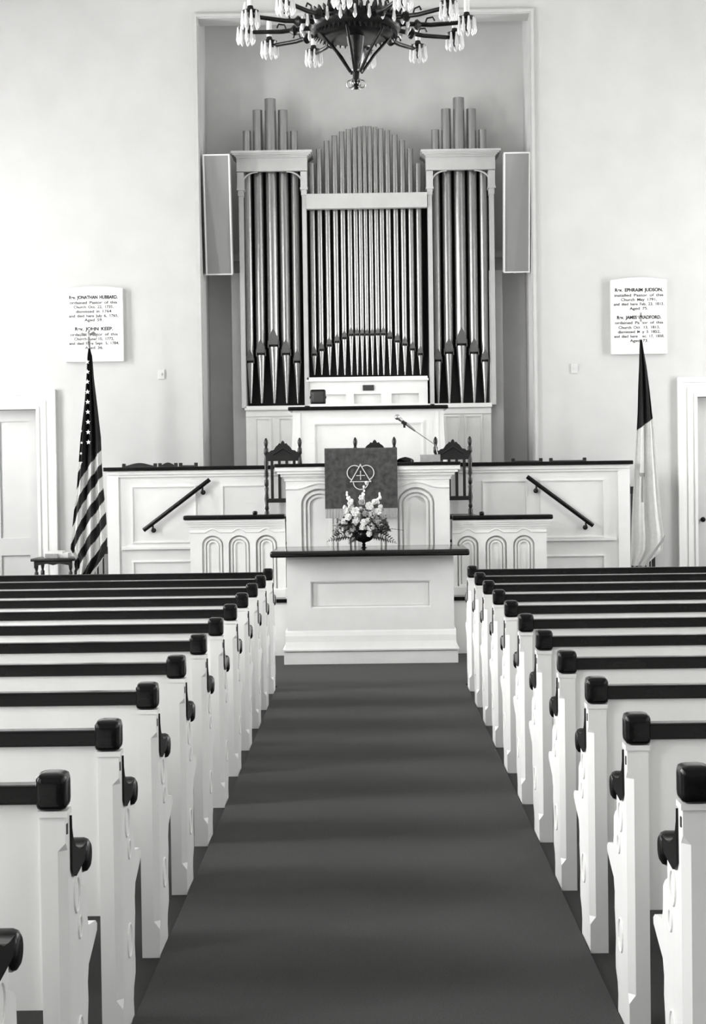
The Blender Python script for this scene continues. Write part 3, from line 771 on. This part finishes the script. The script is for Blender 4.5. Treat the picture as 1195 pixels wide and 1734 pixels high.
# ------------------------------------------------------------------ memorial tablets
def text(s, size, x, z, y, m, parent, sx=1., bold=0.):
    cu = bpy.data.curves.new('inscription', 'FONT'); cu.body = s; cu.size = size; cu.align_x = 'CENTER'; cu.extrude = .0008; cu.offset = bold
    cu.space_word = 1.6
    o = bpy.data.objects.new('inscription', cu); col.objects.link(o)
    bpy.context.view_layer.update()
    me = bpy.data.meshes.new_from_object(o.evaluated_get(bpy.context.evaluated_depsgraph_get())); col.objects.unlink(o); bpy.data.objects.remove(o)
    xs = [v.co.x for v in me.vertices]; wd_ = max(xs)-min(xs)
    k = sx/wd_
    for v in me.vertices: v.co.x *= k
    me.materials.clear(); me.materials.append(m)
    o = bpy.data.objects.new('inscription', me); col.objects.link(o); o.parent = parent
    o.location = (x, y, z); o.rotation_euler = (PI/2, 0, 0)
    return o
def tablet(p, lines, label):
    x0, x1, yt, yb, sh = p
    X0, Z0 = at(x0, yb, FRONT_Y-.05); X1, Z1 = at(x1, yt, FRONT_Y-.05); cx, cz_ = (X0+X1)/2, (Z0+Z1)/2; w, h = (X1-X0)/2, (Z1-Z0)/2
    r = thing('memorial_tablet', (cx, FRONT_Y, cz_), label, 'plaque', 'marble memorial tablets on the front wall')
    L = [(-w, -h), (w, -h)]+[(w-2*w*i/16, h-.02+.025*math.sin(PI*i/16)) for i in range(17)]
    m = MB(); m.prism(L, -.055, 0, 'y'); m.build('slab', M['marble'], r)
    for (s, py, wpx, bold) in lines:
        zz = at((x0+x1)/2, py, FRONT_Y-.055)[1]-cz_
        o = text(s, .048 if bold else .040, 0, zz-.012, -.0562, M['ink'] if bold else M['inkfaint'], r, wpx*FRONT_Y/F, .0015 if bold else .0006)
tablet((111, 207, 485, 613, 0), [('Rev. JONATHAN HUBBARD,', 504, 82, 1), ('ordained Pastor of this', 512.5, 80, 0), ('Church Oct. 22, 1735,', 520, 67, 0), ('dismissed in 1764', 527.5, 60, 0), ('and died here July 6, 1765,', 535, 83, 0), ('Aged 59.', 542, 31, 0),
    ('Rev. JOHN KEEP,', 557.5, 64, 1), ('ordained Pastor of this', 566.5, 80, 0), ('Church June 10, 1772,', 574, 67, 0), ('and died here Sept. 5, 1784,', 581.5, 84, 0), ('Aged 36.', 589, 31, 0)], 'white memorial tablet on the wall above the left flag')
tablet((1035, 1128, 470, 600, 0), [('Rev. EPHRAIM JUDSON,', 491.5, 80, 1), ('installed Pastor of this', 500, 82, 0), ('Church May 1791,', 507.5, 60, 0), ('and died here Feb. 23, 1813,', 515, 84, 0), ('Aged 75.', 522.5, 31, 0),
    ('Rev. JAMES BRADFORD,', 538, 74, 1), ('ordained Pastor of this', 546.5, 81, 0), ('Church Oct. 13, 1813,', 554.5, 69, 0), ('dismissed May 5 1852,', 562, 71, 0), ('and died here Dec. 17, 1858,', 569.5, 84, 0), ('Aged 73.', 577, 31, 0)], 'white memorial tablet on the wall above the right flag')
for (px, py, lab) in ((273, 634, 'small blank wall plate below and right of the left memorial tablet'), (972, 624, 'small blank wall plate below and left of the right memorial tablet')):
    X, Z = at(px, py, FRONT_Y)
    o = MB().box(-.035, .035, -.012, 0, -.05, .05, .004).box(-.006, .006, -.02, -.01, -.012, .012).build('wall_plate', M['switch'], None, None, (X, FRONT_Y, Z)); tag(o, lab, 'wall plate', 'wall plates')

# ------------------------------------------------------------------ organ
OY = 16.9
org = thing('pipe_organ', (0, OY, .85), 'tall pipe organ with two towers of silver pipes in the wall alcove', 'organ')
def oa(px, py, dy=0):
    X, Z = at(px, py, OY+dy); return X, Z-.85
XL, XR = oa(416, 720)[0], oa(832, 720)[0]
zled = oa(622, 688)[1]
m = MB()
m.box(XL, XR, .05, .36, 0, zled)                                  # lower case
for (a_, c_) in ((430, 460), (470, 500), (752, 780), (787, 818)):
    frame(m, oa(a_, 720)[0], oa(c_, 720)[0], .1, oa(622, 704)[1], .05, .025, .012)
m.box(XL, XR, .03, .1, zled-.09, zled-.04)
m.build('lower_case', M['paint'], org)
MB().box(XL-.01, XR+.01, -.0, .14, zled-.025, zled+.02, .006).build('sill', M['paint'], org)
MB().box(XL-.14, XL-.0, .12, .38, 0, oa(400, 460)[1]).build('side_panel', M['case'], org); MB().box(XR+.0, XR+.14, .12, .38, 0, oa(845, 455)[1]).build('side_panel', M['case'], org)
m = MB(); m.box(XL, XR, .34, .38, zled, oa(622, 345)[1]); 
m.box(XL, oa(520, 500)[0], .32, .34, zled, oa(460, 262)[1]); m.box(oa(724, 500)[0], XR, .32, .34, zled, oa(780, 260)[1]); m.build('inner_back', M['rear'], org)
# cross bar linking case to alcove sides
for a_, c_ in ((oa(340, 430)[0]+.02, XL), (XR, oa(903, 430)[0]-.02)):
    MB().box(a_, c_, .3, .36, oa(400, 436)[1], oa(400, 424)[1]).build('cross_bar', M['case'], org)
# centre panel board with name plate
cxa, cxb = oa(520, 660)[0], oa(724, 660)[0]; zc0, zc1 = zled, oa(622, 645)[1]
m = MB(); hs = [rect(oa(a_, 670)[0], oa(c_, 670)[0], zc0+.03, oa(622, 667)[1]) for a_, c_ in ((536, 585), (599, 645), (663, 709))]
m.prism(rect(cxa, cxb, zc0, zc1), .02, .045, 'y', hs); m.box(cxa, cxb, .055, .2, zc0, zc1)
m.box(cxa-.01, cxb+.01, -.01, .3, zc1, zc1+.02); m.box(cxa, cxb, .0, .25, zc1+.02, zc1+.045); m.build('centre_board', M['paint'], org)
x, z = oa(623.5, 656.5); MB().box(x-.06, x+.06, .008, .022, z-.03, z+.03, .004).build('name_plate', M['plate'], org)
# centre rail
rz0, rz1 = oa(621, 353)[1], oa(621, 327.5)[1]
MB().box(oa(518.5, 340)[0], oa(723, 340)[0], -.03, .05, rz0, rz1, .004).build('centre_rail', M['case'], org)
def pipe(px, top, mouth, foot, wpx, dy=.15, lipw=1.):
    x = oa(px, 500, dy)[0]; r = wpx/2*(OY+dy)/F
    zt_ = oa(px, top, dy)[1]; zm = oa(px, mouth, dy)[1]; zf_ = oa(px, foot, dy)[1]
    # keep the pipe plumb: x from the middle of its length
    xm = x
    m = MB(); m.lathe([(r, zm+.012), (r, zt_), (r*.86, zt_), (r*.86, zt_-.06)], (xm, dy, 0), 20)
    o = m.build('pipe', M['pipe'], org, 40)
    m = MB(); m.lathe([(r*.22, zf_), (r*.97, zm-.012), (r, zm-.012)], (xm, dy, 0), 20); m.build('pipe_foot', M['pipe'], o, 40)
    m = MB(); m.lathe([(r*.86, zm-.015), (r*.86, zm+.015)], (xm, dy, 0), 16); m.build('mouth', M['black'], o)
    hl = r*3.1; y0 = dy-r
    m = MB(); m.prism([(xm-r*.80, zm+.012), (xm+r*.80, zm+.012), (xm+r*.80, zm+hl*.45), (xm+r*.45, zm+hl*.72), (xm, zm+hl), (xm-r*.45, zm+hl*.72), (xm-r*.80, zm+hl*.45)], y0+r*.25, y0-.004, 'y')
    m.prism([(xm-r*1.02, zm-.02), (xm-r*.85, zm-.02), (xm-r*.85, zm+hl*.3), (xm-r*1.02, zm+hl*.3)], y0+r*.2, dy, 'y'); m.prism([(xm+r*.85, zm-.02), (xm+r*1.02, zm-.02), (xm+r*1.02, zm+hl*.3), (xm+r*.85, zm+hl*.3)], y0+r*.2, dy, 'y')
    m.build('upper_lip', M['lip'], o)
    return o
cpx = [530.6, 542.9, 556.3, 569.6, 582.0, 593.5, 603.5, 612, 620.3, 629.2, 638.5, 648, 659, 671.5, 684, 697, 710.2]
ctop = [277, 253, 238.5, 229.7, 223, 219, 216.5, 214.5, 213.5, 214, 215.5, 218, 221, 228.5, 238, 252, 277]
cmo = [601, 593, 585.5, 579.5, 573, 567.6, 567, 567, 567, 567, 566.5, 566.5, 572.5, 578.5, 584, 592, 600]
cw_ = [9.5, 9.5, 9.5, 9.5, 9.2, 8.8, 8, 7.4, 7, 7.4, 8, 8.8, 9.2, 9.5, 9.5, 9.5, 9.5]
for a in zip(cpx, ctop, cmo, cw_): pipe(a[0], a[1], a[2], 635, a[3], .12)
for cxp, d, dt in ((461.5, 0, 0), (779.5, 0, -2)):
    for k, (o_, tp, mo, wd_) in enumerate(((-40, 222, 613, 13.5), (-21.5, 187, 600, 16.5), (0, 168, 586, 19), (21, 187, 600, 16.5), (39.5, 222, 613, 13))):
        pipe(cxp+o_+.5, tp+dt, mo+dt, 683, wd_, .14 if k != 2 else .12)
def tower(xa, xb, cx_pa, cx_pb, yc):
    """posts, frieze, cornice and arched brackets of one tower. yc: photo height of the cornice top at this tower"""
    X0, X1 = oa(xa, 500)[0], oa(xb, 500)[0]; f = lambda d: oa((xa+xb)/2, yc+d)[1]
    m = MB()
    for x0_, x1_ in ((X0, X0+.045), (X1-.045, X1)): m.box(x0_, x1_, 0, .3, zled, f(34))
    for s, xx in ((-1, X0), (1, X1-.045)):
        m.box(xx-.012, xx+.057, -.02, .3, f(62), f(34)); m.box(xx-.018, xx+.063, -.028, .3, f(64.5), f(61)); m.box(xx-.006, xx+.051, -.01, .3, f(74), f(64.5))
    m.build('tower_post', M['case'], org)
    m = MB(); m.box(X0-.015, X1+.015, -.03, .02, f(33), f(9)); m.box(X0-.015, X0+.03, .02, .33, f(33), f(9)); m.box(X1-.03, X1+.015, .02, .33, f(33), f(9)); m.build('frieze', M['case'], org)
    m = MB()
    for o_, d0, d1 in ((.02, 11, 8.5), (.035, 8.5, 6.5), (.055, 6.5, 4), (.07, 4, 0)):
        m.box(X0-.0-o_, X1+o_, -.03-o_, .06, f(d0), f(d1)); m.box(X0-o_, X0+.05, .06, .33, f(d0), f(d1)); m.box(X1-.05, X1+o_, .06, .33, f(d0), f(d1))
    m.build('cornice', M['case'], org)
    for s, xx in ((1, X0+.045), (-1, X1-.045)):
        pts = []
        for i in range(13):
            a = PI/2*i/12; pts.append((xx+s*.16*(1-math.cos(a)), .0, f(52)+(f(33.5)-f(52))*math.sin(a)))
        MB().tube(pts, .009, 8).build('arched_bracket', M['case'], org, 60)
    return
tower(406.5, 520.5, 0, 0, 257.5)
tower(726, 838, 0, 0, 255)

# organ console with its mirror
KY = 16.0
c0, cz1 = at(491, 692, KY); c1, _ = at(755, 692, KY); kz1 = at(622, 694, KY)[1]
con = thing('organ_console', ((c0+c1)/2, KY, .85), 'white panelled organ console with a dark top behind the pulpit', 'organ console')
w = (c1-c0)/2; H = kz1-.85
m = MB(); L = [(-w-.06, 0), (w+.06, 0)]
for i in range(9):
    t_ = i/8; L.append((w+.06-.085*math.sin(t_*PI/2)+ (0), H*(.25+.75*t_)))
for i in range(9):
    t_ = 1-i/8; L.append((-w-.06+.085*math.sin(t_*PI/2), H*(.25+.75*t_)))
m.prism(L, .0, .5, 'y')
m.build('body', M['paint'], con)
m = MB(); frame(m, -w+.22, w-.22, .2, at(622, 713, KY)[1]-.85, 0, .035, .014)
for s in (-1, 1): m.box(s*(w-.09)-.012, s*(w-.09)+.012, -.012, 0, .02, H-.02)
m.build('panel_moulding', M['paint'], con)
MB().box(-w-.02, w+.02, -.05, .55, H, H+.038, .012, 3).build('top', M['wood'], con, 50)
mz = kz1+.038; mx, _ = at(538.5, 686, KY+.1)
mir = thing('organist_mirror', (mx, KY+.1, mz), 'small dark rounded mirror on a white stand on the organ console', 'mirror')
m = MB().box(-.095, .095, -.06, .06, 0, .012).box(-.095, -.08, -.06, .06, -.0, .02).box(-.07, .07, -.04, .04, .012, .03); m.build('stand', M['paint'], mir)
m = MB().box(-.078, .078, -.02, .03, .028, .178, .024, 4); m.build('frame', M['wood'], mir, 50)
MB().box(-.06, .06, -.026, -.018, .045, .162, .012, 3).build('glass', M['screen'], mir, 50)
m = MB().box(-.084, .084, -.008, .008, .085, .11, .003); m.build('hinge', M['wood'], mir)

# loudspeaker columns
for s, (xa, xb, yt, yb), lab in ((-1, (344.5, 389.5, 263, 465), 'tall narrow loudspeaker panel hung left of the organ'), (1, (851.5, 896, 259.5, 461), 'tall narrow loudspeaker panel hung right of the organ')):
    SY = 16.62
    X0, Z1 = at(xa, yt, SY); X1, _ = at(xb, yt, SY); _, Z0 = at((xa+xb)/2, yb, SY); _, Z1 = at((xa+xb)/2, yt, SY)
    w = (X1-X0)/2; h = (Z1-Z0)/2
    r = thing('loudspeaker', ((X0+X1)/2, SY, (Z0+Z1)/2), lab, 'loudspeaker', 'loudspeaker columns beside the organ')
    r.rotation_euler = (.14, 0, 0)
    MB().box(-w+.006, w-.006, .01, .2, -h+.006, h-.006).build('cabinet', M['case'], r)
    MB().prism(rect(-w, w, -h, h), -.012, .012, 'y', [rect(-w+.014, w-.014, -h+.014, h-.014)]).build('front_frame', M['paint'], r)
    MB().box(-w+.012, w-.012, -.004, .01, -h+.012, h-.012).build('grille', M['grille'], r)
    MB().tube([(0, .18, .2), (0, .8, .25)], .015, 8).build('mounting_bracket', M['plate'], r)

# ------------------------------------------------------------------ chandelier
HY = 8.5
hxc, hzc = at(601.5, 48, HY)
ch = thing('chandelier', (hxc, HY, hzc), 'ornate dark brass chandelier with glass prisms hanging over the aisle', 'chandelier')
R = 187*HY/F
zof = lambda py: at(601, py, HY)[1]-hzc
zb_ = zof(152)
# central stem, crown and cup
m = MB(); m.lathe([(.001, zb_), (.012, zb_+.004), (.018, zb_+.018), (.012, zb_+.032), (.022, zb_+.04), (.016, zb_+.06), (.02, zb_+.10), (.016, zb_+.13), (.03, zb_+.16), (.04, zb_+.22), (.05, -.03), (.075, .0), (.06, .03), (.035, .06), (.02, .12), (.02, .5), (.03, .52), (.018, .55), (.018, .9), (.001, .9)], (0, 0, 0), 24); m.build('stem', M['brass'], ch, 45)
m = MB()
m.lathe([(.05, -.045), (.17, -.05), (.235, -.015), (.25, .02), (.245, .05), (.215, .05), (.22, .02), (.17, -.02), (.05, -.015)], (0, 0, 0), 48)
for i in range(48):
    a = 2*PI*i/48; rr1 = .245
    m.tube([(rr1*math.cos(a), rr1*math.sin(a), .035), ((rr1+.018)*math.cos(a), (rr1+.018)*math.sin(a), .065), ((rr1+.022)*math.cos(a), (rr1+.022)*math.sin(a), .075)], [.013, .009, .002], 5)
    rr2 = .21
    m.tube([(rr2*math.cos(a), rr2*math.sin(a), -.02), ((rr2+.012)*math.cos(a), (rr2+.012)*math.sin(a), -.05)], [.012, .002], 5)
m.build('crown', M['brass'], ch, 50)
for i in range(6):
    a = 2*PI*i/6+.3; f = lambda r_, z_: (r_*math.cos(a), r_*math.sin(a), z_)
    MB().tube([f(.22, .0), f(.17, -.06), f(.105, -.13), f(.055, -.20), f(.03, zb_+.09)], .008, 8).build('strap', M['brass'], ch, 60)
    MB().tube([f(.16, .04), f(.13, .2), f(.07, .42), f(.025, .62)], .008, 8).build('strap', M['brass'], ch, 60)
m = MB()
for i in range(6):
    a = 2*PI*i/6; pts = []
    for k in range(14):
        t_ = k/13*2*PI*.85; rr_ = .032+.017*math.cos(t_+PI); pts.append((rr_*math.cos(a), rr_*math.sin(a), zb_+.03+.02*math.sin(t_)))
    m.tube(pts, .0035, 6)
    m.ball((.028*math.cos(a), .028*math.sin(a), zb_+.10), .010, 1)
m.build('finial_scrolls', M['gilt'], ch, 60)
def prism_drop(mb, x, y, z, L, r=.0085):
    mb.lathe([(.001, z), (r*.45, z-.004), (r*.6, z-L*.3), (r, z-L*.75), (r*.5, z-L*.93), (.0008, z-L)], (x, y, 0), 6)
for i in range(12):
    a = math.radians(6+30*i); ca, sa = math.sin(a), math.cos(a)
    f = lambda r_, z_: (r_*ca, r_*sa, z_)
    up = 0
    m = MB(); m.tube([f(.17, .0), f(.26, .012), f(.40, .0), f(R-.03, .005), f(R, .012)], [.012, .013, .012, .011, .008], 10)
    for rr_ in (.33,): 
        m.tube([f(rr_-.02, .004), f(rr_-.012, .004), f(rr_, .004), f(rr_+.012, .004), f(rr_+.02, .004)], [.012, .026, .03, .018, .012], 12)
    m.tube([f(.2, .0), f(.2, .03)], [.01, .004], 6)
    m.tube([f(.37, .01), f(.38, .035), f(.41, .04), f(.42, .02)], .005, 6)
    arm = m.build('arm', M['brass'], ch, 50)
    m = MB(); m.lathe([(.001, -.055), (.006, -.05), (.01, -.035), (.006, -.02), (.016, -.005), (.02, .01), (.042, .014), (.044, .020), (.02, .024), (.014, .045), (.001, .045)], f(R, .012), 18)
    m.build('candle_cup', M['brass'], arm, 50)
    MB().lathe([(.013, .03), (.015, .06), (.015, .11), (.011, .135), (.004, .155), (.001, .157)], f(R, .012), 14).build('candle', M['opal'], arm, 50)
    m = MB(); c = f(R, .012)
    for k in range(9):
        b2 = 2*PI*k/9; prism_drop(m, c[0]+.042*math.cos(b2), c[1]+.042*math.sin(b2), .030, .09, .011)
    m.build('prisms', M['crystal'], arm)
for k in range(24):
    m = MB(); b2 = 2*PI*k/24; prism_drop(m, .285*math.cos(b2), .285*math.sin(b2), .05, .075, .011); m.build('crown_prism', M['crystal'], ch)
MB().tube([(0, 0, .88), (0, 0, CEIL-hzc-.05)], .012, 8).build('suspension_rod', M['brass'], ch, 50)
MB().lathe([(.001, -.07), (.03, -.07), (.06, -.04), (.15, -.01), (.16, 0)], (0, 0, CEIL-hzc), 28).build('ceiling_rose', M['brass'], ch, 50)
